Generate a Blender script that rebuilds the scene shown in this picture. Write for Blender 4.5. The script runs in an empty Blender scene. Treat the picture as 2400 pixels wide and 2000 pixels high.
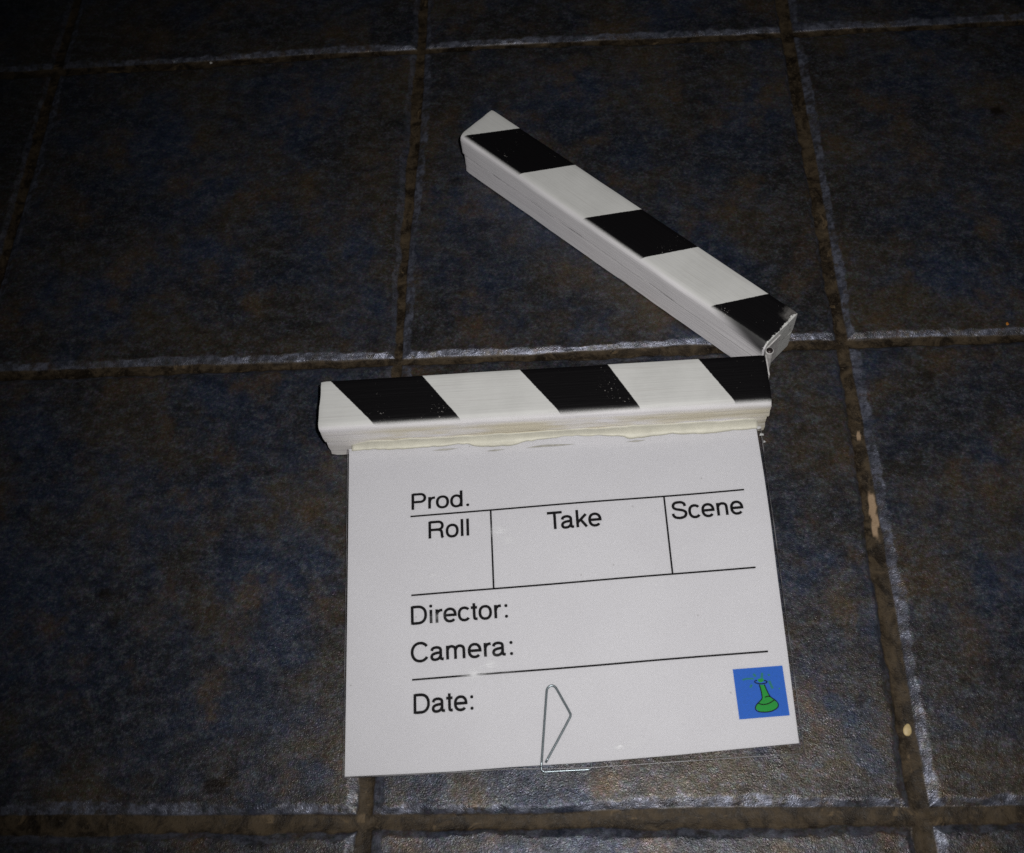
import bpy, bmesh, math, random
import numpy as np
from mathutils import Matrix, Vector

random.seed(4)
rng = np.random.default_rng(11)
scene = bpy.context.scene
COL = scene.collection
MM = 0.001

# ------------------------------------------------------------------ camera
cam_data = bpy.data.cameras.new('camera')
cam = bpy.data.objects.new('camera', cam_data)
COL.objects.link(cam)
R = ((0.99757842, 0.00402999, -0.06943389),
     (-0.0306554, -0.870638, -0.49096815),
     (-0.06243038, 0.49190776, -0.86840613))
CAM = Vector((0.46909, -0.12180, 0.69307))
right, up, back = Vector(R[0]), -Vector(R[1]), -Vector(R[2])
cam.matrix_world = Matrix(((right.x, up.x, back.x, CAM.x), (right.y, up.y, back.y, CAM.y),
                           (right.z, up.z, back.z, CAM.z), (0, 0, 0, 1)))
cam_data.sensor_width = 36.0
cam_data.lens = 38.955
cam_data.clip_start = 0.01
cam_data.clip_end = 50.0
cam_data.dof.use_dof = True
cam_data.dof.focus_distance = 0.80
cam_data.dof.aperture_fstop = 11.0
scene.camera = cam

# ------------------------------------------------------------------ dark room
world = bpy.data.worlds.new('World')
scene.world = world
world.use_nodes = True
world.node_tree.nodes['Background'].inputs[0].default_value = (0.80, 0.88, 1.0, 1)
world.node_tree.nodes['Background'].inputs[1].default_value = 0.010

# ------------------------------------------------------------------ the camera's flash
fl = bpy.data.lights.new('flash_lamp', 'SPOT')
fl.energy = 20.3
fl.color = (1.0, 0.985, 0.97)
fl.shadow_soft_size = 0.007
fl.spot_size = math.radians(82)
fl.spot_blend = 1.0
flo = bpy.data.objects.new('flash_lamp', fl)
COL.objects.link(flo)
flo.location = CAM + right * 0.036 + up * 0.034
aim = Vector((0.505, 0.255, 0.0))
flo.rotation_euler = (aim - flo.location).to_track_quat('-Z', 'Y').to_euler()

scene.view_settings.view_transform = 'Standard'
scene.view_settings.look = 'None'
scene.view_settings.exposure = 0.0
scene.view_settings.gamma = 1.0
scene.view_settings.use_curve_mapping = False
scene.render.engine = 'CYCLES'
scene.cycles.use_denoising = False
scene.cycles.max_bounces = 6
scene.cycles.transparent_max_bounces = 12


# ================================================================== helpers
def tag(o, label=None, cat=None, group=None, kind=None):
    if label: o['label'] = label
    if cat: o['category'] = cat
    if group: o['group'] = group
    if kind: o['kind'] = kind
    return o


class MB:
    """collects verts/faces (millimetres) and links them as one mesh object"""
    def __init__(self):
        self.v, self.f, self.m = [], [], []

    def add(self, verts, faces, mat=0):
        n = len(self.v)
        self.v += [tuple(p) for p in verts]
        self.f += [tuple(i + n for i in f) for f in faces]
        self.m += [mat] * len(faces)

    def build(self, name, mats, parent=None, smooth=False):
        me = bpy.data.meshes.new(name)
        me.from_pydata([(x * MM, y * MM, z * MM) for x, y, z in self.v], [], self.f)
        for m in (mats if isinstance(mats, (list, tuple)) else [mats]):
            me.materials.append(m)
        me.polygons.foreach_set('material_index', self.m)
        me.polygons.foreach_set('use_smooth', [smooth] * len(self.f))
        me.update()
        o = bpy.data.objects.new(name, me)
        COL.objects.link(o)
        if parent:
            o.parent = parent
        return o


def fix_normals(o):
    bm = bmesh.new(); bm.from_mesh(o.data)
    bmesh.ops.recalc_face_normals(bm, faces=bm.faces)
    bm.to_mesh(o.data); bm.free()


def grid_faces(nx, ny, base=0):
    return [(base + j * nx + i, base + j * nx + i + 1, base + (j + 1) * nx + i + 1, base + (j + 1) * nx + i)
            for j in range(ny - 1) for i in range(nx - 1)]


def lut(n):
    return rng.random((n, n)).astype(np.float64) * 2 - 1


LUT = lut(256)


def vnoise(x, y, scale, seed=0):
    """smooth value noise in -1..1, scale = feature size in mm"""
    x = np.asarray(x, float) / scale + seed * 17.31
    y = np.asarray(y, float) / scale + seed * 5.77
    x0 = np.floor(x).astype(int); y0 = np.floor(y).astype(int)
    fx, fy = x - x0, y - y0
    fx = fx * fx * (3 - 2 * fx); fy = fy * fy * (3 - 2 * fy)
    g = lambda a, b: LUT[a % 256, b % 256]
    return ((g(x0, y0) * (1 - fx) + g(x0 + 1, y0) * fx) * (1 - fy)
            + (g(x0, y0 + 1) * (1 - fx) + g(x0 + 1, y0 + 1) * fx) * fy)


def sstep(a, b, x):
    t = np.clip((x - a) / (b - a), 0, 1)
    return t * t * (3 - 2 * t)


# ------------------------------------------------------------------ node helpers
class NT:
    def __init__(self, name):
        self.mat = bpy.data.materials.new(name)
        self.mat.use_nodes = True
        self.t = self.mat.node_tree
        self.b = self.t.nodes['Principled BSDF']
        self.out = self.t.nodes['Material Output']
        self._obj = None

    def link(self, a, b):
        self.t.links.new(a, b)

    def obj(self):
        if self._obj is None:
            self._obj = self.t.nodes.new('ShaderNodeTexCoord').outputs['Object']
        return self._obj

    def xyz(self):
        n = self.t.nodes.new('ShaderNodeSeparateXYZ')
        self.link(self.obj(), n.inputs[0])
        return n.outputs

    def mapped(self, scale, rot=(0, 0, 0)):
        n = self.t.nodes.new('ShaderNodeMapping')
        n.inputs['Scale'].default_value = scale
        n.inputs['Rotation'].default_value = rot
        self.link(self.obj(), n.inputs['Vector'])
        return n.outputs[0]

    def noise(self, scale, detail=4, rough=0.6, vec=None, dist=0.0, color=False):
        n = self.t.nodes.new('ShaderNodeTexNoise')
        n.inputs['Scale'].default_value = scale
        n.inputs['Detail'].default_value = detail
        n.inputs['Roughness'].default_value = rough
        n.inputs['Distortion'].default_value = dist
        self.link(vec if vec is not None else self.obj(), n.inputs['Vector'])
        return n.outputs['Color' if color else 'Fac']

    def voronoi(self, scale, vec=None):
        n = self.t.nodes.new('ShaderNodeTexVoronoi')
        n.inputs['Scale'].default_value = scale
        self.link(vec if vec is not None else self.obj(), n.inputs['Vector'])
        return n.outputs['Distance']

    def attr(self, name):
        n = self.t.nodes.new('ShaderNodeAttribute')
        n.attribute_name = name
        return n.outputs['Fac']

    def math(self, op, a, b=None, c=None, clamp=False):
        n = self.t.nodes.new('ShaderNodeMath')
        n.operation = op
        n.use_clamp = clamp
        for i, v in enumerate((a, b, c)):
            if v is None: continue
            if isinstance(v, (int, float)): n.inputs[i].default_value = v
            else: self.link(v, n.inputs[i])
        return n.outputs[0]

    def step(self, v, lo, hi, o0=0.0, o1=1.0, smooth=True):
        n = self.t.nodes.new('ShaderNodeMapRange')
        n.interpolation_type = 'SMOOTHSTEP' if smooth else 'LINEAR'
        n.inputs['From Min'].default_value = lo
        n.inputs['From Max'].default_value = hi
        n.inputs['To Min'].default_value = o0
        n.inputs['To Max'].default_value = o1
        self.link(v, n.inputs['Value'])
        return n.outputs['Result']

    def mix(self, fac, a, b, mode='MIX'):
        n = self.t.nodes.new('ShaderNodeMix')
        n.data_type = 'RGBA'
        n.blend_type = mode
        for s, v in ((n.inputs[0], fac), (n.inputs[6], a), (n.inputs[7], b)):
            if isinstance(v, (int, float)): s.default_value = v
            elif isinstance(v, tuple): s.default_value = (*v, 1) if len(v) == 3 else v
            else: self.link(v, s)
        return n.outputs[2]

    def bump(self, h, strength, dist, prev=None):
        n = self.t.nodes.new('ShaderNodeBump')
        n.inputs['Strength'].default_value = strength
        n.inputs['Distance'].default_value = dist
        self.link(h, n.inputs['Height'])
        if prev is not None: self.link(prev, n.inputs['Normal'])
        return n.outputs[0]

    def set(self, **kw):
        for k, v in kw.items():
            s = self.b.inputs[{'base': 'Base Color', 'rough': 'Roughness', 'metal': 'Metallic', 'normal': 'Normal',
                               'spec': 'Specular IOR Level', 'coat': 'Coat Weight', 'sss': 'Subsurface Weight'}[k]]
            if isinstance(v, (int, float)): s.default_value = v
            elif isinstance(v, tuple): s.default_value = (*v, 1)
            else: self.link(v, s)
        return self.mat


# ================================================================== materials
def floor_material():
    n = NT('slate_tile_and_grout')
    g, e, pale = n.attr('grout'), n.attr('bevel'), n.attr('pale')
    gn = n.noise(75, 6, 0.7, dist=0.6)
    gs = n.noise(420, 4, 0.7)
    bn1, bn2 = n.noise(170, 6, 0.68), n.noise(1150, 2, 0.5)
    comb = n.t.nodes.new('ShaderNodeCombineXYZ')
    tl = n.attr('tile')
    n.link(n.math('MULTIPLY', tl, 7.3), comb.inputs[0]); n.link(n.math('MULTIPLY', tl, -4.1), comb.inputs[1])
    va = n.t.nodes.new('ShaderNodeVectorMath'); va.operation = 'ADD'
    n.link(n.obj(), va.inputs[0]); n.link(comb.outputs[0], va.inputs[1])
    n._obj = va.outputs[0]
    big = n.noise(11, 5, 0.55, dist=0.4)
    mid = n.noise(38, 5, 0.6, dist=0.6)
    sm = n.noise(170, 4, 0.65)
    fine = n.noise(430, 3, 0.85)
    hue = n.noise(330, 3, 0.75, color=True)
    mixn = n.math('ADD', n.math('ADD', n.math('MULTIPLY', big, 0.62), n.math('MULTIPLY', mid, 0.38)), n.math('ADD', n.math('MULTIPLY', n.math('SUBTRACT', tl, 0.5), 0.03), n.math('MULTIPLY', n.attr('rim'), 0.045)))
    dark = n.noise(20, 4, 0.6, vec=n.mapped((1.0, 1.3, 1), (0, 0, 0.6)))
    cloud = n.noise(9, 3, 0.5, vec=n.mapped((1.0, 1.25, 1), (0, 0, 0.4)), dist=0.5)
    wisp = n.noise(95, 6, 0.78, vec=n.mapped((0.85, 1.15, 1), (0, 0, 0.25)), dist=0.2)
    col = n.mix(n.step(mixn, 0.41, 0.62), (0.0150, 0.0215, 0.0395), (0.0330, 0.0260, 0.0170))
    col = n.mix(n.step(cloud, 0.30, 0.64, 0.68, 0.0), col, (0.0070, 0.0080, 0.0105))
    col = n.mix(n.step(dark, 0.48, 0.74, 0.0, 0.55), col, (0.0060, 0.0065, 0.0075))
    col = n.mix(n.step(wisp, 0.44, 0.74, 0.0, 0.70), col, (0.0540, 0.0580, 0.0700))
    col = n.mix(n.step(wisp, 0.48, 0.28, 0.0, 0.60), col, (0.0050, 0.0055, 0.0075))
    rust = n.math('MULTIPLY', n.step(n.noise(24, 4, 0.6, vec=n.mapped((1, 1, 1), (0, 0, 1.1))), 0.50, 0.72, 0, 0.70), n.step(sm, 0.30, 0.6, 0.5, 1.0))
    col = n.mix(rust, col, (0.0560, 0.0360, 0.0185))
    tint = n.mix(1.0, hue, (1.9, 1.9, 1.9), 'MULTIPLY')
    col = n.mix(0.50, col, n.mix(1.0, col, tint, 'MULTIPLY'))
    sp = n.math('MULTIPLY', n.step(fine, 0.49, 0.68), n.step(wisp, 0.36, 0.66, 0.10, 0.42))
    col = n.mix(sp, col, n.mix(0.5, (0.1060, 0.1080, 0.1240), tint, 'MULTIPLY'))
    col = n.mix(n.step(fine, 0.48, 0.32, 0.0, 0.45), col, (0.0030, 0.0032, 0.0042))
    col = n.mix(n.attr('stain'), col, (0.0075, 0.0050, 0.0030))
    # thin worn glaze on the bevelled edges, broken glints painted into its colour
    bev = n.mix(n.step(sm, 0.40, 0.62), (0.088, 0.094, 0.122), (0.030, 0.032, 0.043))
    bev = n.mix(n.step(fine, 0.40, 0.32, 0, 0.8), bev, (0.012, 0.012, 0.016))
    breakup = n.noise(120, 4, 0.7)
    col = n.mix(n.math('MULTIPLY', e, n.math('MULTIPLY', n.step(breakup, 0.36, 0.58, 0.12, 1.0), n.step(mid, 0.35, 0.6, 0.55, 1.0))), col, bev)
    # grout
    gc = n.mix(n.step(gn, 0.36, 0.66), (0.0090, 0.0060, 0.0036), (0.0600, 0.0430, 0.0250))
    gc = n.mix(n.step(gs, 0.54, 0.75, 0, 0.7), gc, (0.085, 0.065, 0.042))
    gc = n.mix(n.step(n.noise(45, 4, 0.7, dist=1.0), 0.60, 0.70, 0, 0.55), gc, (0.150, 0.105, 0.058))
    gc = n.mix(n.step(gs, 0.42, 0.30, 0, 0.8), gc, (0.012, 0.008, 0.005))
    gc = n.mix(pale, gc, n.mix(gs, (0.20, 0.13, 0.075), (0.36, 0.26, 0.17)))
    col = n.mix(g, col, gc)
    ro = n.math('ADD', n.step(gn, 0.3, 0.7, 0.30, 0.45), n.step(gs, 0.35, 0.65, -0.08, 0.08))
    ro = n.math('ADD', ro, n.math('MULTIPLY', g, 0.22))
    b1 = n.bump(bn1, 0.22, 0.0012)
    b2 = n.bump(bn2, 0.58, 0.0005, b1)
    # pigmented glaze: its gloss carries the colour of the patch
    tnt = n.mix(0.62, (0.78, 0.78, 0.78), n.mix(1.0, col, (21.0, 21.0, 21.0), 'MULTIPLY'))
    n.link(n.mix(g, tnt, (1.0, 0.95, 0.9)), n.b.inputs['Specular Tint'])
    return n.set(base=col, rough=ro, normal=b2, spec=n.step(g, 0.0, 1.0, 0.86, 0.26))


def bar_material(name, stripes, yfront, soft, extra=None, stain=False, xend=1000.0, stretch=(6, 90, 90)):
    """white painted wood with masked black stripes; stripes = [(back0, front0, back1, front1)] in mm"""
    n = NT(name)
    x, y, z = n.xyz()
    X = n.math('MULTIPLY', x, 1000.0); Y = n.math('MULTIPLY', y, -1000.0); Z = n.math('MULTIPLY', z, 1000.0)
    jit = n.math('MULTIPLY', n.math('SUBTRACT', n.noise(800, 3, 0.65), 0.5), 1.1)
    grain = n.noise(30, 5, 0.65, vec=n.mapped((stretch[0] / 30, stretch[1] / 10, stretch[2] / 10)))
    fineg = n.noise(140, 3, 0.6, vec=n.mapped((0.12, 5.0, 5.0)))
    blot = n.noise(35, 4, 0.6)
    white = n.mix(n.step(blot, 0.35, 0.7), (0.615, 0.615, 0.595), (0.565, 0.565, 0.545))
    white = n.mix(n.step(fineg, 0.56, 0.74, 0, 0.45), white, (0.47, 0.45, 0.43))
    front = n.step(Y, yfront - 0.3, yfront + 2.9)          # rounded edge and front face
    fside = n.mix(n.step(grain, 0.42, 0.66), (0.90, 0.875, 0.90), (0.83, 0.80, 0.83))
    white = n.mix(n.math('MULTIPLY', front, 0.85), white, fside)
    streak = n.noise(60, 3, 0.5, vec=n.mapped((0.08, 2.2, 2.2)))
    white = n.mix(n.math('MULTIPLY', front, n.step(streak, 0.63, 0.74, 0, 0.45)), white, (0.40, 0.38, 0.37))
    if stain:
        s = n.math('MULTIPLY', n.step(Z, 40.0, 30.0), n.step(n.noise(26, 4, 0.6, vec=n.mapped((0.5, 1, 2.5))), 0.30, 0.56))
        s = n.math('MULTIPLY', s, n.step(X, 8.0, 60.0, 0.25, 0.95))
        s = n.math('MULTIPLY', s, n.step(Y, yfront + 0.6, yfront + 2.2))
        white = n.mix(s, white, n.mix(n.step(grain, 0.4, 0.65), (0.70, 0.64, 0.48), (0.54, 0.49, 0.37)))
    mask = None
    for b0, f0, b1, f1 in stripes:
        lo = n.math('ADD', n.math('MULTIPLY', Y, (f0 - b0) / 36.0), b0)
        hi = n.math('ADD', n.math('MULTIPLY', Y, (f1 - b1) / 36.0), b1)
        a = n.math('ADD', n.math('SUBTRACT', X, lo), jit)
        b = n.math('ADD', n.math('SUBTRACT', hi, X), jit)
        m = n.math('MULTIPLY', n.step(a, -0.25, 0.25), n.step(b, -0.25, 0.25))
        mask = m if mask is None else n.math('MAXIMUM', mask, m)
    spray = n.math('ADD', Y, n.math('MULTIPLY', n.math('SUBTRACT', n.noise(1500, 2, 0.6), 0.5), 1.3))
    fade = n.step(spray, yfront - soft * 0.35, yfront + soft, 1.0, 0.0)
    mask = n.math('MULTIPLY', mask, fade)
    if extra:
        x0, x1, zt, zd = extra                                   # overspray running down the front face
        v = n.math('ADD', n.math('SUBTRACT', Z, zt), n.math('MULTIPLY', n.math('SUBTRACT', X, x0), 0.27))
        ex = n.math('MULTIPLY', n.step(X, x0 + 1, x0 + 12), n.step(v, -2.0, 10.0))
        ex = n.math('MULTIPLY', ex, n.step(Y, yfront - 4.0, yfront - 1.5))
        ex = n.math('MULTIPLY', ex, n.step(X, xend - 1.3, xend - 0.7, 1.0, 0.0))
        mask = n.math('MAXIMUM', mask, n.math('MULTIPLY', ex, 0.93))
    rag = n.math('ADD', X, n.math('MULTIPLY', n.math('SUBTRACT', n.noise(240, 5, 0.75), 0.5), 8.0))
    mask = n.math('MULTIPLY', mask, n.step(rag, xend - 1.3, xend - 0.7, 1.0, 0.0))
    near = n.step(Y, 6.0, 34.0, 0.0, 0.10)
    clus = n.math('ADD', n.noise(42, 4, 0.65), near)
    chip = n.math('MULTIPLY', n.step(n.noise(640, 2, 0.5), 0.63, 0.70), n.step(clus, 0.63, 0.74))
    chip2 = n.math('MULTIPLY', n.step(n.noise(300, 4, 0.75), 0.69, 0.72), n.step(n.noise(21, 3, 0.6), 0.44, 0.54))
    chip = n.math('MAXIMUM', chip, chip2)
    wob = n.math('MULTIPLY', n.math('SUBTRACT', n.noise(110, 4, 0.7), 0.5), 16.0)
    worn = n.math('MULTIPLY', n.math('MULTIPLY', n.step(n.math('ADD', X, wob), xend - 11.0, xend - 5.0), n.step(n.math('ADD', Y, wob), 12.0, 6.0)), n.step(n.noise(190, 4, 0.7), 0.30, 0.62, 0.35, 1.0))
    chip = n.math('MAXIMUM', chip, n.math('MULTIPLY', worn, 0.40 if extra else 0.0))
    paint = n.mix(n.math('MULTIPLY', chip, 0.75), (0.0032, 0.0028, 0.0034), (0.42, 0.40, 0.38))
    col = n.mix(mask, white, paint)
    ro = n.step(mask, 0.0, 1.0, 0.62, 0.50)
    b1 = n.bump(fineg, 0.35, 0.0006)
    b2 = n.bump(n.noise(700, 3, 0.6), 0.25, 0.0003, b1)
    return n.set(base=col, rough=ro, normal=b2, spec=n.step(mask, 0, 1, 0.4, 0.22))


def paper_material():
    n = NT('printed_paper')
    a = n.noise(900, 3, 0.7)
    b = n.noise(22, 4, 0.6)
    col = n.mix(n.step(a, 0.35, 0.65), (0.562, 0.558, 0.574), (0.542, 0.538, 0.554))
    col = n.mix(n.step(b, 0.35, 0.7, 0, 0.25), col, (0.500, 0.492, 0.510))
    sp = n.step(n.voronoi(55), 0.045, 0.03)
    col = n.mix(n.math('MULTIPLY', sp, 0.45), col, (0.30, 0.29, 0.28))
    return n.set(base=col, rough=0.75, spec=0.2, normal=n.bump(n.noise(60, 4, 0.6), 0.15, 0.0006))


def plain(name, c, rough=0.6, metal=0.0, var=0.12, scale=180, spec=0.4, bump=0.2):
    n = NT(name)
    d = tuple(v * (1 - var * 2) for v in c)
    col = n.mix(n.step(n.noise(scale, 4, 0.65), 0.3, 0.7), c, d)
    return n.set(base=col, rough=rough, metal=metal, spec=spec, normal=n.bump(n.noise(scale * 2, 3, 0.6), bump, 0.0004))


def film_material():
    n = NT('clear_laminate_film')
    n.t.nodes.remove(n.b)
    tr = n.t.nodes.new('ShaderNodeBsdfTransparent'); tr.inputs[0].default_value = (0.975, 0.975, 0.98, 1)
    gl = n.t.nodes.new('ShaderNodeBsdfGlossy'); gl.inputs['Roughness'].default_value = 0.12
    fr = n.t.nodes.new('ShaderNodeFresnel'); fr.inputs['IOR'].default_value = 1.45
    df = n.t.nodes.new('ShaderNodeBsdfDiffuse'); df.inputs[0].default_value = (0.92, 0.92, 0.94, 1)
    n.link(n.bump(n.noise(75, 3, 0.6), 0.25, 0.0008), gl.inputs['Normal'])
    m1 = n.t.nodes.new('ShaderNodeMixShader'); n.link(fr.outputs[0], m1.inputs[0])
    n.link(tr.outputs[0], m1.inputs[1]); n.link(gl.outputs[0], m1.inputs[2])
    # rubbed scuffs: short parallel scratches inside soft patches
    m2 = n.t.nodes.new('ShaderNodeMixShader')
    n.link(n.math('MULTIPLY', n.attr('scuff'), n.step(n.noise(170, 3, 0.6, vec=n.mapped((1.0, 7.0, 1), (0, 0, -0.25))), 0.33, 0.52)), m2.inputs[0])
    n.link(m1.outputs[0], m2.inputs[1]); n.link(df.outputs[0], m2.inputs[2])
    n.link(m2.outputs[0], n.out.inputs['Surface'])
    return n.mat


def film_rim_material():
    n = NT('laminate_cut_edge')
    n.t.nodes.remove(n.b)
    tr = n.t.nodes.new('ShaderNodeBsdfTransparent'); tr.inputs[0].default_value = (0.72, 0.70, 0.72, 1)
    gl = n.t.nodes.new('ShaderNodeBsdfGlossy'); gl.inputs['Roughness'].default_value = 0.4
    m1 = n.t.nodes.new('ShaderNodeMixShader'); m1.inputs[0].default_value = 0.12
    n.link(tr.outputs[0], m1.inputs[1]); n.link(gl.outputs[0], m1.inputs[2])
    df = n.t.nodes.new('ShaderNodeBsdfDiffuse'); df.inputs[0].default_value = (0.6, 0.6, 0.62, 1)
    m2 = n.t.nodes.new('ShaderNodeMixShader'); n.link(n.step(n.noise(40, 3, 0.6), 0.42, 0.62, 0.01, 0.16), m2.inputs[0])
    n.link(m1.outputs[0], m2.inputs[1]); n.link(df.outputs[0], m2.inputs[2])
    n.link(m2.outputs[0], n.out.inputs['Surface'])
    return n.mat


M_floor = floor_material()
M_ink = plain('black_ink', (0.0045, 0.0038, 0.0050), 0.7, 0, 0.1, spec=0.2)
M_paper = paper_material()
M_film = film_material()
M_rim = film_rim_material()
M_blue = plain('blue_print', (0.011, 0.112, 0.47), 0.6, 0, 0.06, 900)
M_green = plain('green_print', (0.004, 0.27, 0.030), 0.6, 0, 0.06, 900)
M_faint = plain('faint_green_print', (0.010, 0.19, 0.17), 0.6, 0, 0.12, 900)
M_glue = plain('cream_glue', (0.61, 0.59, 0.495), 0.5, 0, 0.07, 90, bump=0.3)
M_smear = plain('dried_glue_smear', (0.40, 0.39, 0.36), 0.5, 0, 0.15, 300)
M_steel = plain('bright_steel_wire', (0.24, 0.28, 0.30), 0.34, 0.75, 0.03, spec=0.25)
M_hinge = plain('dull_hinge_metal', (0.20, 0.17, 0.16), 0.38, 1.0, 0.25, 700)
M_leaf = plain('white_painted_leaf', (0.60, 0.58, 0.57), 0.45, 0.0, 0.2, 300)
M_pin = plain('dark_hinge_pin', (0.060, 0.045, 0.045), 0.40, 0.6, 0.3, 700)
M_seed = plain('pale_seed', (0.52, 0.40, 0.20), 0.5, 0, 0.1, 500)
M_crumb = plain('white_crumb', (0.55, 0.54, 0.50), 0.6, 0, 0.1, 600)
M_orange = plain('orange_crumb', (0.42, 0.16, 0.02), 0.6, 0, 0.1, 600)
M_torn = plain('torn_plastic', (0.50, 0.50, 0.50), 0.4, 0, 0.15, 600)

# ================================================================== floor: tiles with sunk grout
PITCH = 331.0
NODES = {(0, 2): (-1.9, 660.4), (1, 2): (335.0, 663.9), (2, 2): (660.7, 660.1), (1, 1): (332.5, 331.0),
         (2, 1): (662.4, 333.5), (1, 0): (330.6, -1.0), (2, 0): (661.2, 0.2)}


def axis(lo, hi, vlo, vhi):
    pts = set()
    k0, k1 = math.floor(lo / PITCH) - 1, math.ceil(hi / PITCH) + 1
    for k in range(k0, k1 + 1):
        c = k * PITCH
        vis = vlo - 25 <= c <= vhi + 25
        st = 0.65 if vis else 2.5
        pts |= {round(c + d, 3) for d in np.arange(-19, 19.01, st)}
        s2 = 2.2 if (c + PITCH > vlo and c < vhi) else 16.0
        pts |= {round(c + d, 3) for d in np.arange(19 + s2, PITCH - 19, s2)}
    return np.array(sorted(p for p in pts if lo <= p <= hi))


def build_floor():
    us = axis(-1330, 2300, -110, 900)
    vs = axis(-1000, 2300, -40, 790)
    U, V = np.meshgrid(us, vs)
    # distance to the joints, each joint with its own width and ragged sides
    ku, kv = np.round(U / PITCH), np.round(V / PITCH)
    du, dv = U - ku * PITCH, V - kv * PITCH
    su, sv = np.where(du > 0, 1, -1), np.where(dv > 0, 1, -1)

    def prof(d, s, k, along, seedb, half, wneg, wpos):
        sd = seedb + s * 3.1 + k * 7.7
        rag = (1.1 * vnoise(along, sd * 40, 23, 1) + 0.75 * vnoise(along, sd * 40, 7, 2) + 0.45 * vnoise(along, sd * 40, 3.0, 3))
        rag2 = (1.5 * vnoise(along, sd * 90, 30, 4) + 1.4 * vnoise(along, sd * 90, 8, 5) + 0.8 * vnoise(along, sd * 90, 3.2, 6))
        hw = half + rag * np.where(s > 0, 0.45, 0.95) + 1.0 * vnoise(along, k * 33, 140, 7)
        bw = np.where(s > 0, wpos, wneg) + rag2 * np.where(s > 0, 1.25, 0.9) + 1.3 * vnoise(along, sd * 21, 90, 8)
        a = np.abs(d)
        wall = sstep(hw - 0.5, hw + 0.7, a)
        bev = np.clip((a - hw - 0.4) / np.maximum(bw, 1.5), 0, 1)
        return wall, bev
    wu, bu = prof(du, su, ku, V, 3.0, np.where(ku == 2, 5.3, 4.1), np.where(ku == 2, 2.6, 4.6), 6.4)
    wv, bv = prof(dv, sv, kv, U, 9.0, np.where(kv == 0, 5.5, 3.9), np.where(kv == 0, 4.2, 3.0), 5.3)
    wall = np.minimum(wu, wv)
    bev = np.minimum(bu, bv)
    pits = 0.30 * vnoise(U, V, 4.0, 11) + 0.16 * vnoise(U, V, 2.0, 12)
    top = 0.35 * vnoise(U, V, 70, 13) + 0.22 * vnoise(U, V, 22, 14) + 0.10 * vnoise(U, V, 8, 15) + 0.10 * np.minimum(pits, 0) - 0.5
    edge_rise = -2.1 * (1 - bev) ** 1.15 + 0.28 * vnoise(U, V, 3.5, 16) * (1 - bev) + 0.20 * vnoise(U, V, 1.6, 18) * (1 - bev)
    gz = -3.3 + 0.35 * vnoise(U, V, 14, 17) + 0.25 * vnoise(U, V, 4, 19) - 0.35 * np.cos(np.minimum(np.abs(du), np.abs(dv)) / 5 * 2)
    Z = gz * (1 - wall) + (top + edge_rise) * wall
    grout = 1 - wall
    away = np.where(bu < bv, np.where(su > 0, 1.0, 0.45), np.where(sv > 0, 1.0, 0.55))  # weaker bevel colour on sides turned from the flash: shade painted in
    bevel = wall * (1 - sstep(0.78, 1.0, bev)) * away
    # bare pale patch in the right-hand joint
    pn = vnoise(U, V, 4, 21) * 0.35 + vnoise(U, V, 9, 22) * 0.3
    pale = sstep(0.95, 0.75, np.sqrt(((U - 664.2) / 3.4) ** 2 + ((V - 197) / 19.0) ** 2) + pn)
    pale = np.maximum(pale, sstep(0.95, 0.75, np.sqrt(((U - 663) / 2.0) ** 2 + ((V - 254) / 5.0) ** 2) + pn))
    sn = vnoise(U, V, 5, 41) * 0.35 + vnoise(U, V, 12, 42) * 0.3
    stain = np.zeros_like(U)
    for cx, cy, rx, ry, a in ((821, 556, 8, 6, 0.9), (560, 14, 7, 5, 0.7), (236, 22, 6, 5, 0.8), (716, 300, 9, 5, 0.6), (140, 150, 5, 4, 0.6)):
        stain = np.maximum(stain, a * sstep(1.0, 0.5, np.sqrt(((U - cx) / rx) ** 2 + ((V - cy) / ry) ** 2) + sn))
    tile = np.mod(np.sin(np.floor(U / PITCH) * 12.99 + np.floor(V / PITCH) * 78.23) * 437.58, 1.0)
    rim = 1 - sstep(8, 75, np.minimum(np.abs(du), np.abs(dv)))
    # warp the ideal grid so that every joint runs where it was really laid
    X, Y = U.copy(), V.copy()
    W = np.zeros_like(U) + 1e-9; DX = np.zeros_like(U); DY = np.zeros_like(U)
    for (i, j), (px, py) in NODES.items():
        w = 1.0 / ((U - i * PITCH) ** 2 + (V - j * PITCH) ** 2 + 900.0) ** 1.5
        W += w; DX += w * (px - i * PITCH); DY += w * (py - j * PITCH)
    X += DX / W; Y += DY / W
    nx, ny = len(us), len(vs)
    nv = nx * ny
    me = bpy.data.meshes.new('floor')
    me.vertices.add(nv)
    co = np.stack([X, Y, Z], -1).reshape(-1, 3) * MM
    me.vertices.foreach_set('co', co.astype(np.float32).ravel())
    ii, jj = np.meshgrid(np.arange(nx - 1), np.arange(ny - 1))
    a = (jj * nx + ii).ravel()
    quads = np.stack([a, a + 1, a + nx + 1, a + nx], -1).astype(np.int32)
    nf = len(quads)
    me.loops.add(nf * 4); me.loops.foreach_set('vertex_index', quads.ravel())
    me.polygons.add(nf); me.polygons.foreach_set('loop_start', np.arange(0, nf * 4, 4, dtype=np.int32))
    me.polygons.foreach_set('use_smooth', np.ones(nf, dtype=bool))
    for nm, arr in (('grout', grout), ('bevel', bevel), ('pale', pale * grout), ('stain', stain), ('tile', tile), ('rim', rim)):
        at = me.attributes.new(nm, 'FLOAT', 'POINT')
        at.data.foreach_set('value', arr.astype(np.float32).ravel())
    me.update(calc_edges=True)
    me.materials.append(M_floor)
    o = bpy.data.objects.new('floor', me)
    COL.objects.link(o)
    tag(o, 'dark slate coloured ceramic floor tiles with sunken brown grout', None, None, 'structure')


build_floor()

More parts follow.
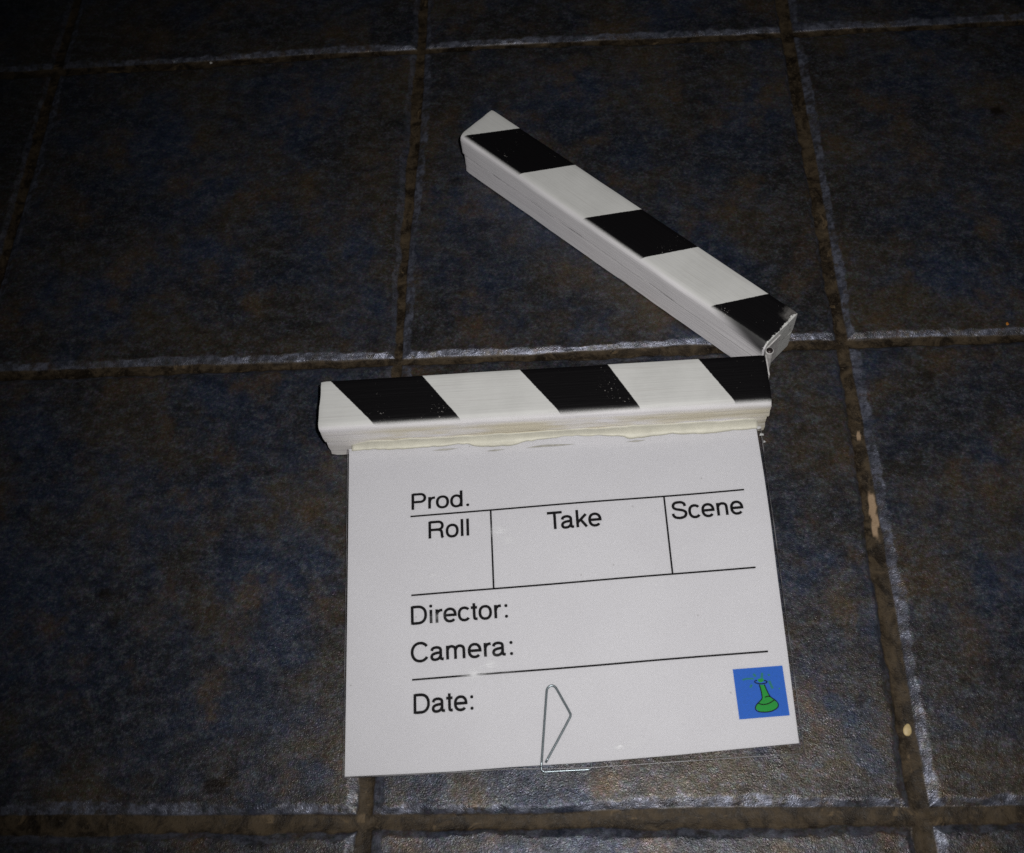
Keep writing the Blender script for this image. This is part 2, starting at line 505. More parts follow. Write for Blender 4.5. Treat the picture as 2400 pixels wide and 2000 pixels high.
# ================================================================== clapperboard
H = 42.2                                   # height of a stick: two battens, 20 + 22 mm
BASE_O, BASE_A = Vector((287.9, 288.0, 0.0)), math.radians(1.797)
CLAP_O, CLAP_A = Vector((404.9, 542.1, 0.0)), math.radians(-43.953)

board = bpy.data.objects.new('clapperboard', None)
board.empty_display_size = 0.05
COL.objects.link(board)
board.location = BASE_O * MM
tag(board, 'homemade black and white striped clapperboard lying open on the dark tiled floor', 'clapperboard')


def place(o, origin, ang, parent=board):
    """local frame with its origin on the stick's back-left corner; parented to the board"""
    o.matrix_world = Matrix.Translation(origin * MM) @ Matrix.Rotation(ang, 4, 'Z')
    o.parent = parent
    pm = board.location
    o.matrix_parent_inverse = Matrix.Translation(-pm)


def batten(L0, L1, W, z0, z1, rf, rb, seed, yoff=0.0, bow=0.0):
    """one batten along x, y from 0 (back) to -W (front); rounded upper front edge"""
    prof = [(-0.25, z0), (-W + 0.6, z0), (-W, z0 + 0.7)] + [(-W, z0 + 0.7 + (z1 - z0 - rf * 1.25 - 1.4) * q) for q in (0.08, 0.3, 0.6, 0.92)]
    n = 7
    if rf > 0:
        for k in range(n + 1):
            a = math.pi + (-math.pi / 2) * k / n
            prof.append((-W + rf + rf * math.cos(a), z1 - rf * 1.25 + rf * 1.25 * math.sin(a)))
    else:
        prof += [(-W, z1 - 0.15), (-W + 0.15, z1)]
    for k in range(9):                                     # top face
        prof.append((-W + max(rf, 1) + (W - max(rf, 1) - rb) * (k + 1) / 10, z1))
    prof += [(-rb, z1), (-rb * 0.3, z1 - rb * 0.3), (0, z1 - rb), (0, z0 + 0.3)]
    npf = len(prof)
    xs = [L0, L0 + 0.5, L0 + 1.6, L0 + 3.5] + list(np.linspace(L0 + 7, L1 - 7, 70)) + [L1 - 3.5, L1 - 1.6, L1 - 0.5, L1]
    mb = MB()
    v = []
    for i, x in enumerate(xs):
        e = min(x - L0, L1 - x)
        sh = 1.0 if e >= 3.5 else 1 - 0.018 * (1 - e / 3.5) ** 2
        for k, (y, z) in enumerate(prof):
            yy, zz = -W / 2 + (y + W / 2) * sh, (z0 + z1) / 2 + (z - (z0 + z1) / 2) * (1 - (1 - sh) * 2.0)
            wob = 0.22 * float(vnoise(x, seed * 50 + y * 0.7 + z, 26, seed)) + 0.10 * float(vnoise(x, seed * 50 + y + z * 3, 7, seed + 1))
            xx = x + (0.45 * float(vnoise(y, z + seed * 9, 6, seed + 2)) if e < 0.6 else 0.0)
            v.append((xx, yy + yoff + (wob if abs(y + W) < 1.5 else 0) + bow * math.sin(math.pi * (x - L0) / (L1 - L0)),
                      zz + (wob * 0.6 if z > z1 - 1 else 0)))
    f = []
    for i in range(len(xs) - 1):
        for k in range(npf):
            k2 = (k + 1) % npf
            f.append((i * npf + k, i * npf + k2, (i + 1) * npf + k2, (i + 1) * npf + k))
    f.append(tuple(range(npf)))
    f.append(tuple((len(xs) - 1) * npf + k for k in reversed(range(npf))))
    mb.add(v, f)
    return mb


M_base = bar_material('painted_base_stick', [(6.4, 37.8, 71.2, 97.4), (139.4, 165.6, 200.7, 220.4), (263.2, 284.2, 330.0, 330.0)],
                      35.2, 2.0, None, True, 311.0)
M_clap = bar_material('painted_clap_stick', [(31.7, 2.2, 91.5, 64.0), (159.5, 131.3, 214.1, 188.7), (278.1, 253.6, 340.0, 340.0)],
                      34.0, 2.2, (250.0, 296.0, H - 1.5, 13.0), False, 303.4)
M_backing = bar_material('painted_backing', [(900, 900, 910, 910)], 30.0, 2.0, None, False)
M_backing_stain = bar_material('stained_backing', [(900, 900, 910, 910)], 30.0, 2.0, None, True)


def stick(name, L, W, origin, ang, mat, mat2, seed, inset):
    o = batten(0.0, L, W, 20.8, H, 4.6, 0.7, seed).build(name, mat, None, True)
    fix_normals(o)
    o.data.polygons.foreach_set('use_smooth', [p.area < 60e-6 or len(p.vertices) == 4 for p in o.data.polygons])
    place(o, origin, ang)
    b = batten(inset, L - 0.8, W - 0.95, 0.05, 20.35, 0.0, 0.6, seed + 5, -0.15).build('backing_batten', mat2, None, True)
    fix_normals(b)
    b.parent = o
    for q in (o, b):
        m = q.modifiers.new('edge split', 'EDGE_SPLIT'); m.split_angle = math.radians(38)
    return o


base_stick = stick('base_stick', 309.0, 37.6, BASE_O, BASE_A, M_base, M_backing_stain, 3, 0.9)
clap_stick = stick('clap_stick', 303.4, 37.0, CLAP_O, CLAP_A, M_clap, M_backing, 8, 1.0)
tag(base_stick, 'lower striped stick glued to the paper slate')
tag(clap_stick, 'upper striped stick swung open at an angle')


def to_local(o, p):
    return o.matrix_world.inverted() @ (Vector(p) * MM)


# ---------------------------------------------------------------- paper slate
PA = math.radians(3.4)
PO = (316.75, 26.0)


def pw(x, y):
    return (PO[0] + x * math.cos(PA) - y * math.sin(PA), PO[1] + x * math.sin(PA) + y * math.cos(PA))


def pz(x, y):
    """how the sheet rises from the floor to the stick it is glued to"""
    t = max(0.0, min(1.05, y / 210.0))
    return 2.2 + 9.0 * t ** 1.4 + 0.35 * math.sin(x * 0.031 + 0.7) * math.sin(y * 0.024 + 0.3) + 0.22 * math.sin(x * 0.052 + 2.0 + y * 0.02)


def P3(x, y, dz=0.0):
    a, b = pw(x, y)
    return (a, b, pz(x, y) + dz)


def at_board(mb_name, mb, mats, parent, smooth=False):
    """mesh written in world millimetres, stored relative to the board"""
    o = mb.build(mb_name, mats, None, smooth)
    o.data.transform(Matrix.Translation(-BASE_O * MM))
    o.parent = parent
    if parent is not board and parent is not None:
        pass
    return o


def interp(poly, s):
    """point at fraction s along a polyline"""
    p = np.array(poly, float)
    d = np.concatenate([[0], np.cumsum(np.hypot(*np.diff(p, axis=0).T))])
    t = s * d[-1]
    return np.array([np.interp(t, d, p[:, 0]), np.interp(t, d, p[:, 1])])


def coons(bottom, rgt, top, left, nx, ny):
    """grid of (x, y) filling four boundary polylines (bottom/top left->right, left/right bottom->top)"""
    g = np.zeros((ny, nx, 2))
    c00, c10, c01, c11 = (np.array(bottom[0]), np.array(bottom[-1]), np.array(top[0]), np.array(top[-1]))
    for j in range(ny):
        t = j / (ny - 1)
        for i in range(nx):
            s = i / (nx - 1)
            g[j, i] = ((1 - t) * interp(bottom, s) + t * interp(top, s) + (1 - s) * interp(left, t) + s * interp(rgt, t)
                       - ((1 - s) * (1 - t) * c00 + s * (1 - t) * c10 + (1 - s) * t * c01 + s * t * c11))
    return g


def sheet(g, dz, thick, zfun=None):
    ny, nx, _ = g.shape
    mb = MB()
    top = [P3(*g[j, i], dz) for j in range(ny) for i in range(nx)]
    bot = [(x, y, z - thick) for x, y, z in top]
    n = nx * ny
    f = grid_faces(nx, ny)
    f += [tuple(reversed([i + n for i in q])) for q in grid_faces(nx, ny)]
    rim = [i for i in range(nx)] + [j * nx + nx - 1 for j in range(1, ny)] + [(ny - 1) * nx + i for i in range(nx - 2, -1, -1)] + [j * nx for j in range(ny - 2, 0, -1)]
    f += [(rim[k], rim[k] + n, rim[(k + 1) % len(rim)] + n, rim[(k + 1) % len(rim)]) for k in range(len(rim))]
    mb.add(top + bot, f)
    return mb


p_bottom = [(0.45, -0.5), (38.5, -1.4), (69.1, -2.0), (102.7, -1.9), (148.4, -2.4), (207, -1.8), (247.5, -0.8), (278.9, 0.0)]
p_right = [(278.9, 0.0), (281.6, 55.0), (283.75, 107), (285.6, 145), (286.5, 178), (286.9, 214.5)]
p_left = [(0.45, -0.5), (0.6, 70), (0.8, 150), (1.06, 224.0)]
p_top = [(1.06, 224.0), (80, 222.0), (160, 220.0), (220, 217.0), (286.9, 214.5)]
paper = at_board('slate_sheet', sheet(coons(p_bottom, p_right, p_top, p_left, 48, 40), 0.0, 0.35), M_paper, board, True)
paper.modifiers.new('edge split', 'EDGE_SPLIT').split_angle = math.radians(40)
tag(paper, 'white printed form, laminated, with black lettering')

f_bottom = [(-0.6, -1.1), (38.5, -2.0), (69.1, -2.7), (102.7, -3.0), (125, -4.6), (150.4, -5.7), (207.5, -5.9), (250, -6.2), (280.9, -6.6)]
f_right = [(280.9, -6.6), (283.9, 55), (285.9, 107), (287.4, 145), (288.4, 178), (289.8, 213.5)]
f_left = [(-0.6, -1.1), (-0.5, 70), (-0.3, 150), (0.1, 224.0)]
f_top = [(0.1, 224.0), (80, 222.0), (160, 220.0), (220, 217.0), (289.8, 213.5)]
fg = coons(f_bottom, f_right, f_top, f_left, 100, 80)
mbf = MB()
ny_, nx_, _ = fg.shape
mbf.add([P3(*fg[j, i], 0.32) for j in range(ny_) for i in range(nx_)], grid_faces(nx_, ny_))
rimpts = [fg[0, i] for i in range(nx_)] + [fg[j, -1] for j in range(1, ny_)]
film = at_board('laminate_film', mbf, M_film, paper, True)
sc = film.data.attributes.new('scuff', 'FLOAT', 'POINT')
vals = []
SC = [(104.5, 153.5, 5, 3.2, 0.75), (109.5, 145.8, 5, 3.0, 0.55), (93.5, 62.3, 5.5, 3.6, 0.75), (83, 57.3, 6, 3.4, 0.8), (103, 52, 6, 4, 0.35),
      (58.3, 125.4, 3, 2, 0.5), (170, 5.8, 3, 1.6, 0.9), (180, 7.0, 6, 1.4, 0.9), (60, 96, 4, 1.6, 0.3), (214, 30, 1.5, 1.5, 0.5), (95, 20, 7, 2, 0.15)]
for j in range(ny_):
    for i in range(nx_):
        x, y = fg[j, i]
        vals.append(max(a * math.exp(-(((x - cx) / rx) ** 2 + ((y - cy) / ry) ** 2)) for cx, cy, rx, ry, a in SC))
sc.data.foreach_set('value', vals)


def tube(path, r, seg=8, cap=True):
    P = [Vector(p) for p in path]
    v, f = [], []
    nrm = None
    for i, p in enumerate(P):
        t = (P[min(i + 1, len(P) - 1)] - P[max(i - 1, 0)]).normalized()
        if nrm is None:
            nrm = Vector((0, 0, 1)) if abs(t.z) < 0.9 else Vector((1, 0, 0))
        nrm = (nrm - t * nrm.dot(t)).normalized()
        b = t.cross(nrm)
        for k in range(seg):
            a = 2 * math.pi * k / seg
            v.append(p + nrm * (r * math.cos(a)) + b * (r * math.sin(a)))
    for i in range(len(P) - 1):
        for k in range(seg):
            k2 = (k + 1) % seg
            f.append((i * seg + k, i * seg + k2, (i + 1) * seg + k2, (i + 1) * seg + k))
    if cap:
        f.append(tuple(reversed(range(seg)))); f.append(tuple((len(P) - 1) * seg + k for k in range(seg)))
    return v, f


rimmb = MB()
rimmb.add(*tube([P3(*p, 0.20) for p in rimpts], 0.36, 6))
rimmb.add(*tube([P3(*fg[j, 0], 0.18) for j in range(ny_)], 0.25, 6))
at_board('film_edge', rimmb, M_rim, paper, True)


# ---------------------------------------------------------------- print: ruled lines and lettering
def ribbon(mb, pts, w, dz, mat=0, closed=False, frame=None, caps=0.0):
    """flat stroke of width w following pts (paper millimetres or a local frame)"""
    p = [np.array(q, float) for q in pts]
    fine_, step_ = [], (150.0 if frame and w > 20 else 0.08 if w < 0.2 else 3.0)
    for i in range(len(p) if closed else len(p) - 1):
        a, b = p[i], p[(i + 1) % len(p)]
        m = max(1, int(math.ceil(np.hypot(*(b - a)) / step_)))
        fine_ += [a + (b - a) * k / m for k in range(m)]
    if not closed: fine_.append(p[-1])
    p = fine_
    if caps and not closed:
        a = p[0] - p[1]; p[0] = p[0] + a / np.hypot(*a) * caps
        a = p[-1] - p[-2]; p[-1] = p[-1] + a / np.hypot(*a) * caps
    n = len(p)
    v = []
    for i in range(n):
        a = p[i - 1] if (i > 0 or closed) else None
        b = p[(i + 1) % n] if (i < n - 1 or closed) else None
        d1 = (p[i] - a) / max(np.hypot(*(p[i] - a)), 1e-9) if a is not None else None
        d2 = (b - p[i]) / max(np.hypot(*(b - p[i])), 1e-9) if b is not None else None
        d = d1 if d2 is None else d2 if d1 is None else d1 + d2
        L = np.hypot(*d)
        d = d / L if L > 1e-6 else (d1 if d1 is not None else d2)
        nn = np.array((-d[1], d[0]))
        k = 1.0
        if d1 is not None and d2 is not None:
            k = 1.0 / max(0.55, float(np.dot(nn, (-d1[1], d1[0]))))
        for s in (1, -1):
            q = p[i] + nn * (s * w / 2 * k)
            if frame: q = frame(q)
            v.append(P3(q[0], q[1], dz))
    f = [(2 * i, 2 * i + 1, (2 * i + 3) % (2 * n), (2 * i + 2) % (2 * n)) for i in range(n if closed else n - 1)]
    mb.add(v, f, mat)


def fillpoly(mb, pts, dz, mat=0, frame=None):
    c = np.mean(np.array(pts, float), axis=0)
    q = [frame(np.array(p, float)) if frame else p for p in pts]
    mb.add([P3(x, y, dz) for x, y in q], [tuple(range(len(q)))], mat)


def arc(cx, cy, rx, ry, a0, a1, n=20, e=2.25):
    out = []
    for k in range(n + 1):
        a = math.radians(a0 + (a1 - a0) * k / n)
        c, s = math.cos(a), math.sin(a)
        out.append((cx + rx * math.copysign(abs(c) ** (2 / e), c), cy + ry * math.copysign(abs(s) ** (2 / e), s)))
    return out


def spline(pts, n=8):
    P = [np.array(p, float) for p in pts]
    P = [2 * P[0] - P[1]] + P + [2 * P[-1] - P[-2]]
    out = []
    for i in range(1, len(P) - 2):
        for k in range(n):
            t = k / n
            out.append(tuple(0.5 * ((2 * P[i]) + (-P[i - 1] + P[i + 1]) * t + (2 * P[i - 1] - 5 * P[i] + 4 * P[i + 1] - P[i + 2]) * t * t
                                    + (-P[i - 1] + 3 * P[i] - 3 * P[i + 1] + P[i + 2]) * t ** 3)))
    out.append(tuple(P[-2]))
    return out


S = 108.0
GLYPH = {
    'P': (667, [[(122, 0), (122, 718)], [(122, 680), (400, 680)] + arc(400, 507, 186, 173, 90, -90)[1:] + [(122, 334)]]),
    'R': (722, [[(122, 0), (122, 718)], [(122, 680), (430, 680)] + arc(430, 516, 190, 164, 90, -90)[1:] + [(122, 352)],
                spline([(440, 350), (545, 318), (588, 235), (598, 120), (612, 40), (640, 0)])]),
    'D': (722, [[(122, 0), (122, 718)], [(122, 680), (330, 680)] + arc(330, 359, 302, 321, 90, -90, 26)[1:] + [(122, 38)]]),
    'C': (722, [arc(383, 359, 300, 340, 36, 326, 36, 2.1)]),
    'S': (667, [spline([(572, 505), (548, 610), (450, 672), (330, 682), (190, 655), (118, 560), (140, 455), (240, 398), (350, 372),
                        (480, 335), (572, 270), (585, 180), (530, 85), (400, 38), (300, 36), (170, 68), (100, 150), (86, 228)])]),
    'T': (611, [[(18, 678), (593, 678)], [(306, 0), (306, 640)]]),
    'r': (333, [[(112, 0), (112, 523)], spline([(112, 300), (150, 410), (230, 470), (325, 482)])]),
    'o': (556, [('o', arc(278, 262, 202, 240, 0, 360, 36)[:-1])]),
    'd': (556, [[(447, 0), (447, 718)], ('o', arc(262, 262, 190, 240, 0, 360, 36)[:-1])]),
    'l': (222, [[(111, 0), (111, 718)]]),
    'i': (222, [[(111, 0), (111, 523)], ('dot', 111, 668)]),
    'a': (556, [spline([(84, 365), (115, 445), (200, 483), (300, 484), (385, 450), (415, 385), (415, 300), (415, 200), (416, 110), (440, 50), (525, 40)]),
                spline([(415, 310), (340, 285), (220, 268), (120, 225), (80, 145), (110, 60), (190, 30), (290, 42), (370, 95), (412, 180)])]),
    'k': (500, [[(108, 0), (108, 718)], [(108, 190), (445, 523)], [(232, 312), (455, 0)]]),
    'e': (556, [[(80, 262), (480, 262)] + arc(278, 262, 202, 240, 2, 318, 32)]),
    'c': (500, [arc(265, 262, 198, 240, 40, 322, 30)]),
    'n': (556, [[(110, 0), (110, 523)], spline([(110, 330), (150, 430), (240, 483), (340, 480), (420, 430), (441, 340), (443, 200), (443, 0)])]),
    'm': (833, [[(110, 0), (110, 523)], spline([(110, 330), (145, 430), (225, 483), (310, 478), (380, 430), (400, 350), (402, 200), (402, 0)]),
                spline([(402, 330), (450, 440), (530, 484), (615, 478), (690, 430), (712, 340), (714, 200), (714, 0)])]),
    't': (278, [[(138, 655), (138, 130)] + spline([(138, 130), (150, 65), (195, 40), (258, 42)])[1:], [(16, 485), (256, 485)]]),
    '.': (278, [('dot', 139, 52)]),
    ':': (278, [('dot', 139, 52), ('dot', 139, 468)]),
}
KERN = {('T', 'a'): -105, ('P', 'r'): -8, ('r', ':'): 40, ('a', ':'): 40}


def lettering(word, x0, y0, width, ang, cap, slant=0.0):
    mb = MB()
    adv, items = 0.0, []
    for i, ch in enumerate(word):
        w, st = GLYPH[ch]
        if i: adv += KERN.get((word[i - 1], ch), 0)
        items.append((adv, st)); adv += w
    lb = {'P': 79, 'R': 79, 'T': 18, 'S': 43, 'D': 79, 'C': 40}[word[0]]
    rbear = {'.': 87, ':': 87, 'l': 68, 'e': 36}[word[-1]]
    sx = width / (adv - lb - rbear); sy = cap / 718.0
    ca, sa = math.cos(math.radians(ang)), math.sin(math.radians(ang))
    sl = math.tan(math.radians(slant))

    def frame_for(off):
        def fr(q):
            x = (off + q[0] - lb) * sx + q[1] * sy * sl
            y = q[1] * sy
            return (x0 + x * ca - y * sa, y0 + x * sa + y * ca)
        return fr
    layer = 0
    for off, strokes in items:
        fr = frame_for(off)
        for k, st in enumerate(strokes):
            dz = 0.07 + 0.014 * k
            if st[0] == 'dot':
                fillpoly(mb, arc(st[1], st[2], 60, 60, 0, 360, 14, 2.3)[:-1], dz, 0, fr)
            elif st[0] == 'o':
                ribbon(mb, st[1], S, dz, 0, True, fr)
            else:
                ribbon(mb, st, S, dz, 0, False, fr)
    o = at_board('lettering', mb, M_ink, paper)
    o['label'] = 'printed word ' + word
    return o


lettering('Prod.', 44.8, 173.9, 39.6, -0.6, 11.9, 0.6)
lettering('Roll', 56.05, 151.9, 27.4, -0.1, 12.4, 0.8)
lettering('Take', 136.9, 151.5, 36.4, 0.0, 12.5, 0.8)
lettering('Scene', 221.1, 152.1, 47.8, 0.0, 12.6, 0.8)
lettering('Director:', 43.1, 92.9, 63.4, 0.0, 12.45, 0.0)
lettering('Camera:', 42.6, 68.0, 65.8, 0.0, 12.5, 0.0)
lettering('Date:', 43.8, 34.9, 37.7, 0.0, 12.4, 0.6)

for a, b in (((43.85, 169.1), (271.6, 169.25)), ((43.4, 112.9), (270.7, 113.9)), ((43.05, 56.6), (269.6, 57.8)),
             ((99.0, 169.0), (98.2, 113.3)), ((217.3, 169.4), (216.3, 114.0))):
    mb = MB()
    m = 24
    ribbon(mb, [(a[0] + (b[0] - a[0]) * k / m, a[1] + (b[1] - a[1]) * k / m) for k in range(m + 1)], 1.18,
           0.07 if abs(a[0] - b[0]) > 5 else 0.09, 0)
    at_board('ruled_line', mb, M_ink, paper)

# ---------------------------------------------------------------- emblem: green flask on a blue square
EQ = [np.array(q) for q in ((245.22, 16.67), (276.22, 17.02), (277.03, 48.19), (245.81, 47.98))]


def efr(q):
    u, v = q
    return (1 - u) * (1 - v) * EQ[0] + u * (1 - v) * EQ[1] + u * v * EQ[2] + (1 - u) * v * EQ[3]


em = MB()
ng = 10
em.add([P3(*efr((i / ng, j / ng)), 0.06) for j in range(ng + 1) for i in range(ng + 1)], grid_faces(ng + 1, ng + 1), 0)
for st, w in (([(0.166, 0.772), (0.247, 0.787), (0.395, 0.78)], 0.035), ([(0.39, 0.869), (0.424, 0.848), (0.436, 0.81)], 0.042),
              ([(0.579, 0.884), (0.564, 0.819), (0.549, 0.763)], 0.046), ([(0.702, 0.848), (0.706, 0.815)], 0.04),
              ([(0.34, 0.665), (0.3, 0.607)], 0.042), ([(0.692, 0.716), (0.716, 0.63), (0.742, 0.553)], 0.05),
              ([(0.871, 0.554), (0.878, 0.531)], 0.03)):
    ribbon(em, spline(st, 5), w, 0.08, 2, False, efr)
body = [(0.5, 0.648), (0.586, 0.641), (0.615, 0.533), (0.651, 0.416), (0.735, 0.335), (0.793, 0.256), (0.795, 0.204), (0.741, 0.139), (0.642, 0.112),
        (0.519, 0.105), (0.409, 0.128), (0.355, 0.18), (0.369, 0.248), (0.425, 0.304), (0.504, 0.367), (0.509, 0.437), (0.507, 0.542)]
fillpoly(em, body, 0.10, 1, efr)
fillpoly(em, [(0.468, 0.765), (0.535, 0.775), (0.598, 0.756), (0.574, 0.708), (0.514, 0.689), (0.471, 0.725)], 0.105, 1, efr)
LW = 0.021
for st in ([(0.453, 0.742), (0.415, 0.732), (0.405, 0.71), (0.443, 0.683), (0.511, 0.666), (0.581, 0.666), (0.638, 0.681), (0.644, 0.707), (0.59, 0.731)],
           [(0.487, 0.653), (0.504, 0.542), (0.509, 0.437), (0.499, 0.368), (0.434, 0.308), (0.369, 0.248), (0.345, 0.181), (0.391, 0.126), (0.518, 0.102),
            (0.659, 0.111), (0.771, 0.162), (0.807, 0.22), (0.789, 0.283), (0.736, 0.339), (0.667, 0.406), (0.622, 0.524), (0.589, 0.645)],
           [(0.564, 0.395), (0.619, 0.407), (0.679, 0.4)], [(0.418, 0.283), (0.505, 0.254), (0.62, 0.266), (0.738, 0.323)]):
    ribbon(em, spline(st, 6), LW, 0.14, 3, False, efr)
emblem = at_board('emblem', em, [M_blue, M_green, M_faint, M_ink], paper)
tag(emblem, 'blue square with a splashing green flask')

# ---------------------------------------------------------------- cream glue bead along the stick
GB = [(3.5, 222.5), (26, 221.4), (44.2, 220.4), (56.3, 220.3), (74.4, 220.4), (79, 220.6), (85.6, 219.7), (90.9, 217.9), (101.4, 216.6), (114, 216.1),
      (131.6, 218.5), (153, 219.9), (174.5, 218.9), (194.6, 216.1), (197.9, 213.8), (216.7, 214.4), (229.6, 215.2), (259, 212.9), (271, 214.1), (288.5, 213.3)]
mg = MB()
NS = 150
cb, sb = math.cos(BASE_A), math.sin(BASE_A)
gv = []
NK = 7
for i in range(NS + 1):
    x = 3.0 + (288.0 - 3.0) * i / NS
    y = np.interp(x, [g_[0] for g_ in GB], [g_[1] for g_ in GB]) + 0.5 * float(vnoise(x, 3, 3.5, 31)) + 0.4 * float(vnoise(x, 9, 9, 32))
    bx, by, bz = P3(x, y, 0.36)
    # matching point on the front face of the base stick
    lx = (bx - BASE_O.x) * cb + (by - BASE_O.y) * sb
    fy = -37.0
    tp = min(1.0, (x - 3.0) / 16.0 + 0.25, (288.0 - x) / 8.0 + 0.5)
    zt = bz + (18.6 - bz) * tp + 1.0 * float(vnoise(x, 5, 12, 33)) + 0.5 * float(vnoise(x, 8, 4, 34))
    fx_, fy_ = BASE_O.x + lx * cb - fy * sb, BASE_O.y + lx * sb + fy * cb
    lyb = -(bx - BASE_O.x) * sb + (by - BASE_O.y) * cb
    for k in range(NK):
        t = k / (NK - 1)
        s = t ** 1.8
        px, py = bx + (fx_ - bx) * (1 - (1 - t) ** 1.9), by + (fy_ - by) * (1 - (1 - t) ** 1.9)
        z = bz + (zt - bz) * s + 0.18 * float(vnoise(x, k * 4, 9, 35)) * math.sin(math.pi * t)
        gv.append((px, py, z))
    gv.append((fx_ - 0.6 * -sb, fy_ + 0.8, zt - 0.8))
    gv.append((fx_, fy_ + 0.8, bz - 0.5))
    gv.append((bx, by + 0.8, bz - 0.25))
npf = NK + 3
gf = []
for i in range(NS):
    for k in range(npf):
        k2 = (k + 1) % npf
        gf.append((i * npf + k, i * npf + k2, (i + 1) * npf + k2, (i + 1) * npf + k))
gf.append(tuple(range(npf))); gf.append(tuple(NS * npf + k for k in reversed(range(npf))))
mg.add(gv, gf)
bead = at_board('glue_bead', mg, M_glue, board, True)
fix_normals(bead)
tag(bead, 'uneven cream glue line between stick and paper')

for pts in ([(126, 213.2), (131, 214.0), (139, 214.6), (150, 214.0), (161, 213.0), (150, 212.6), (138, 212.9)],
            [(98, 213.5), (104, 214.2), (112, 213.6), (104, 212.8)], [(196, 212.0), (203, 212.7), (210, 212.2), (203, 211.3)],
            [(60, 217.4), (68, 218.2), (79, 217.6), (70, 216.6)]):
    sm_ = MB()
    fillpoly(sm_, pts, 0.40)
    at_board('glue_smear', sm_, M_smear, bead)

# ---------------------------------------------------------------- hinge joining the two sticks
hc = Vector((600.3, 300.6))
hm = MB()


def cyl(mb, cx, cy, z0, z1, r, seg=20, mat=0, dome=0.0):
    v, f = [], []
    rings = [(r, z0), (r, z1 - 0.3), (r * 0.9, z1)] + ([(r * 0.5, z1 + dome), (r * 0.12, z1 + dome * 1.2)] if dome else [])
    for rr, z in rings:
        v += [(cx + rr * math.cos(2 * math.pi * k / seg), cy + rr * math.sin(2 * math.pi * k / seg), z) for k in range(seg)]
    for j in range(len(rings) - 1):
        for k in range(seg):
            k2 = (k + 1) % seg
            f.append((j * seg + k, j * seg + k2, (j + 1) * seg + k2, (j + 1) * seg + k))
    f.append(tuple((len(rings) - 1) * seg + k for k in range(seg)))
    f.append(tuple(reversed(range(seg))))
    mb.add(v, f, mat)


cyl(hm, hc.x, hc.y, 3.0, 42.6, 2.9, 24)
hinge = at_board('hinge', hm, M_leaf, board, True)
hinge.modifiers.new('edge split', 'EDGE_SPLIT').split_angle = math.radians(40)
pm_ = MB(); cyl(pm_, hc.x, hc.y, 42.0, 43.2, 2.3, 20, 0, 0.5)
at_board('hinge_pin', pm_, M_pin, hinge, True)


def plate(p0, p1, z0, z1, th):
    a, b = Vector(p0), Vector(p1)
    d = (b - a).normalized(); nn = Vector((-d.y, d.x)) * th / 2
    q = [a + nn, a - nn, b - nn, b + nn]
    mb = MB()
    mb.add([(p.x, p.y, z) for z in (z0, z1) for p in q], [(3, 2, 1, 0), (4, 5, 6, 7), (0, 1, 5, 4), (1, 2, 6, 5), (2, 3, 7, 6), (3, 0, 4, 7)])
    return mb


def bw(x, y): return (BASE_O.x + x * cb - y * sb, BASE_O.y + x * sb + y * cb)


cc, sc_ = math.cos(CLAP_A), math.sin(CLAP_A)


def cw(x, y): return (CLAP_O.x + x * cc - y * sc_, CLAP_O.y + x * sc_ + y * cc)


at_board('hinge_leaf', plate(bw(309.9, 0.5), bw(309.9, -16.0), 8.0, 41.0, 0.9), M_leaf, hinge)
at_board('hinge_leaf', plate(cw(304.3, -36.0), cw(304.3, -20.0), 8.0, 38.0, 0.9), M_leaf, hinge)

# torn scraps of film at the top right corner of the sheet
tm = MB()
for (x, y, w, h, r) in ((288.6, 214.0, 3.2, 2.2, 0.2), (289.6, 208.5, 3.0, 1.6, -0.15), (290.6, 203.0, 1.8, 1.4, 0.1)):
    pts = [(-w / 2, -h / 2), (w / 2, -h / 2 + 0.4), (w / 2 - 0.3, h / 2), (-w / 2 + 0.5, h / 2 + 0.3)]
    q = [(x + a * math.cos(r) - b * math.sin(r), y + a * math.sin(r) + b * math.cos(r)) for a, b in pts]
    tm.add([P3(a, b, 0.75) for a, b in q] + [P3(a, b, 0.5) for a, b in q],
           [(0, 1, 2, 3), (7, 6, 5, 4), (0, 4, 5, 1), (1, 5, 6, 2), (2, 6, 7, 3), (3, 7, 4, 0)])
at_board('torn_scrap', tm, M_torn, paper)

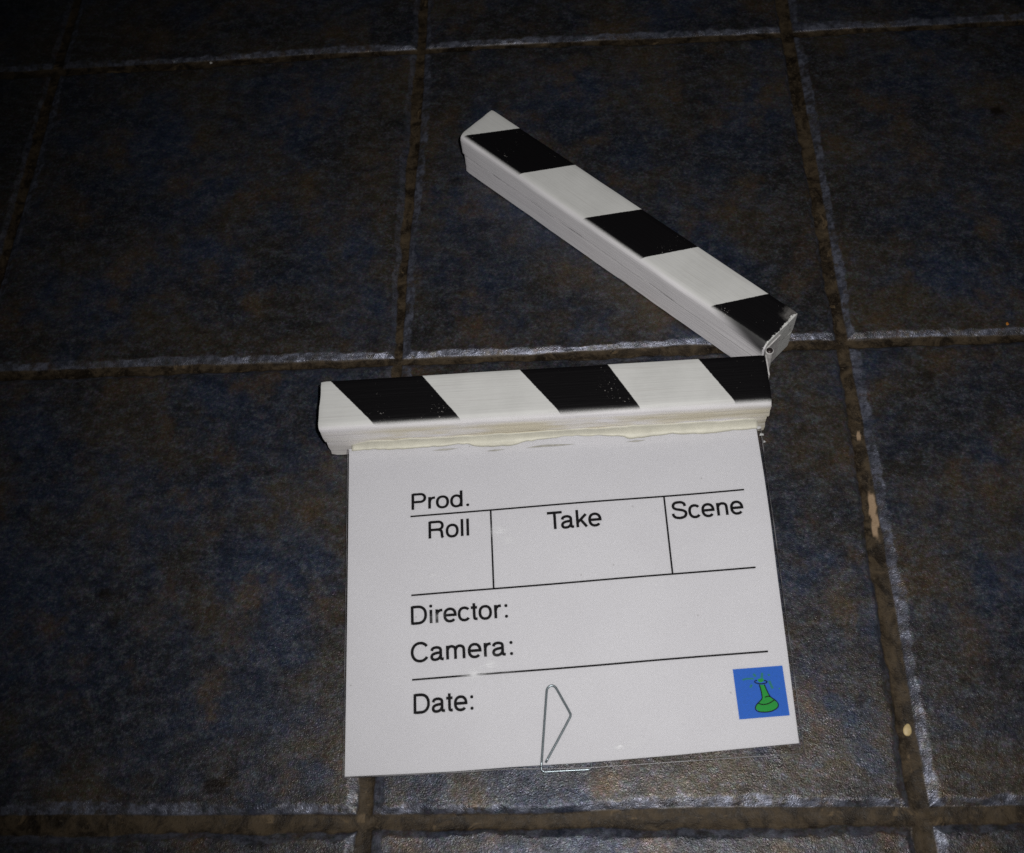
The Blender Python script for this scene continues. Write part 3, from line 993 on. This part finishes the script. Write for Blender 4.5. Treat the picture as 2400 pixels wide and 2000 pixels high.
# ================================================================== paper clip (thing of its own)
cz = 0.32 + 0.62
path2 = [(124.46, -0.9), (141.0, 24.6)]
r_pts = [(124.46, -0.93), (133.0, 12.2), (140.9, 24.6), (141.9, 26.6), (141.6, 28.6), (138.0, 36.5), (134.7, 43.6), (133.6, 45.3), (131.9, 46.2), (130.0, 45.7),
         (128.6, 44.2), (128.1, 42.0), (126.2, 29.0), (123.6, 10.5), (121.75, -2.6)]
cpath = [P3(x, y, cz) for x, y in spline(r_pts, 6)]
under = [(121.6, -4.2, 0.55), (122.0, -5.3, 0.1), (122.9, -5.9, -0.3), (124.5, -6.15, -0.5), (137, -6.3, -0.6), (149.0, -6.5, -0.7), (150.9, -6.2, -0.8), (151.9, -5.2, -0.9),
         (152.1, -3.8, -1.0), (151.4, 12, -1.05), (149.5, 25, -1.05)]
up_ = spline([(121.75, -2.6)] + [(u[0], u[1]) for u in under], 6)[1:]
dzs = np.interp(np.arange(len(up_)), np.linspace(0, len(up_) - 1, len(under)), [u[2] for u in under])
cpath += [(pw(x, y)[0], pw(x, y)[1], max(0.75, pz(x, y) + d)) for (x, y), d in zip(up_, dzs)]
clipmb = MB()
clip_root = Vector((pw(132, 20)[0], pw(132, 20)[1], 0.0))
clipmb.add(*tube([Vector(p) - clip_root for p in cpath], 0.74, 12))
clip = clipmb.build('paper_clip', M_steel, None, True)
clip.location = clip_root * MM
tag(clip, 'triangular steel wire paper clip on the bottom edge of the white slate', 'paper clip')


# ================================================================== small litter on the floor
def blob(name, x, y, z, sx, sy, sz, rot, mat, label, cat, seed, rough=0.15, group=None):
    bm = bmesh.new()
    bmesh.ops.create_icosphere(bm, subdivisions=3, radius=1.0)
    for v in bm.verts:
        n = 1 + rough * float(vnoise(v.co.x * 10 + seed * 30, v.co.y * 10 + v.co.z * 13, 7, seed))
        t = 1 - 0.28 * max(0, v.co.y)
        v.co = Vector((v.co.x * sx * n * t, v.co.y * sy * n, v.co.z * sz * n)) * MM
    me = bpy.data.meshes.new(name); bm.to_mesh(me); bm.free()
    me.polygons.foreach_set('use_smooth', [True] * len(me.polygons))
    me.materials.append(mat)
    o = bpy.data.objects.new(name, me); COL.objects.link(o)
    o.location = (x * MM, y * MM, z * MM); o.rotation_euler = (0.1, 0, rot)
    return tag(o, label, cat, group)


blob('seed', 662.0, 50.6, -2.3, 2.6, 3.9, 0.9, -0.25, M_seed, 'pale cream flat seed lying in the brown grout right of the slate', 'seed', 3, 0.08)
blob('crumb', 143.2, 660.9, -0.8, 1.3, 1.0, 0.9, 0.4, M_crumb, 'tiny white crumb on the far upper left grout line', 'crumb', 5, 0.3)
blob('crumb', 783.1, 344.9, -1.2, 2.2, 1.2, 0.8, 1.2, M_orange, 'tiny orange crumb on the grout at the far right', 'crumb', 7, 0.35)
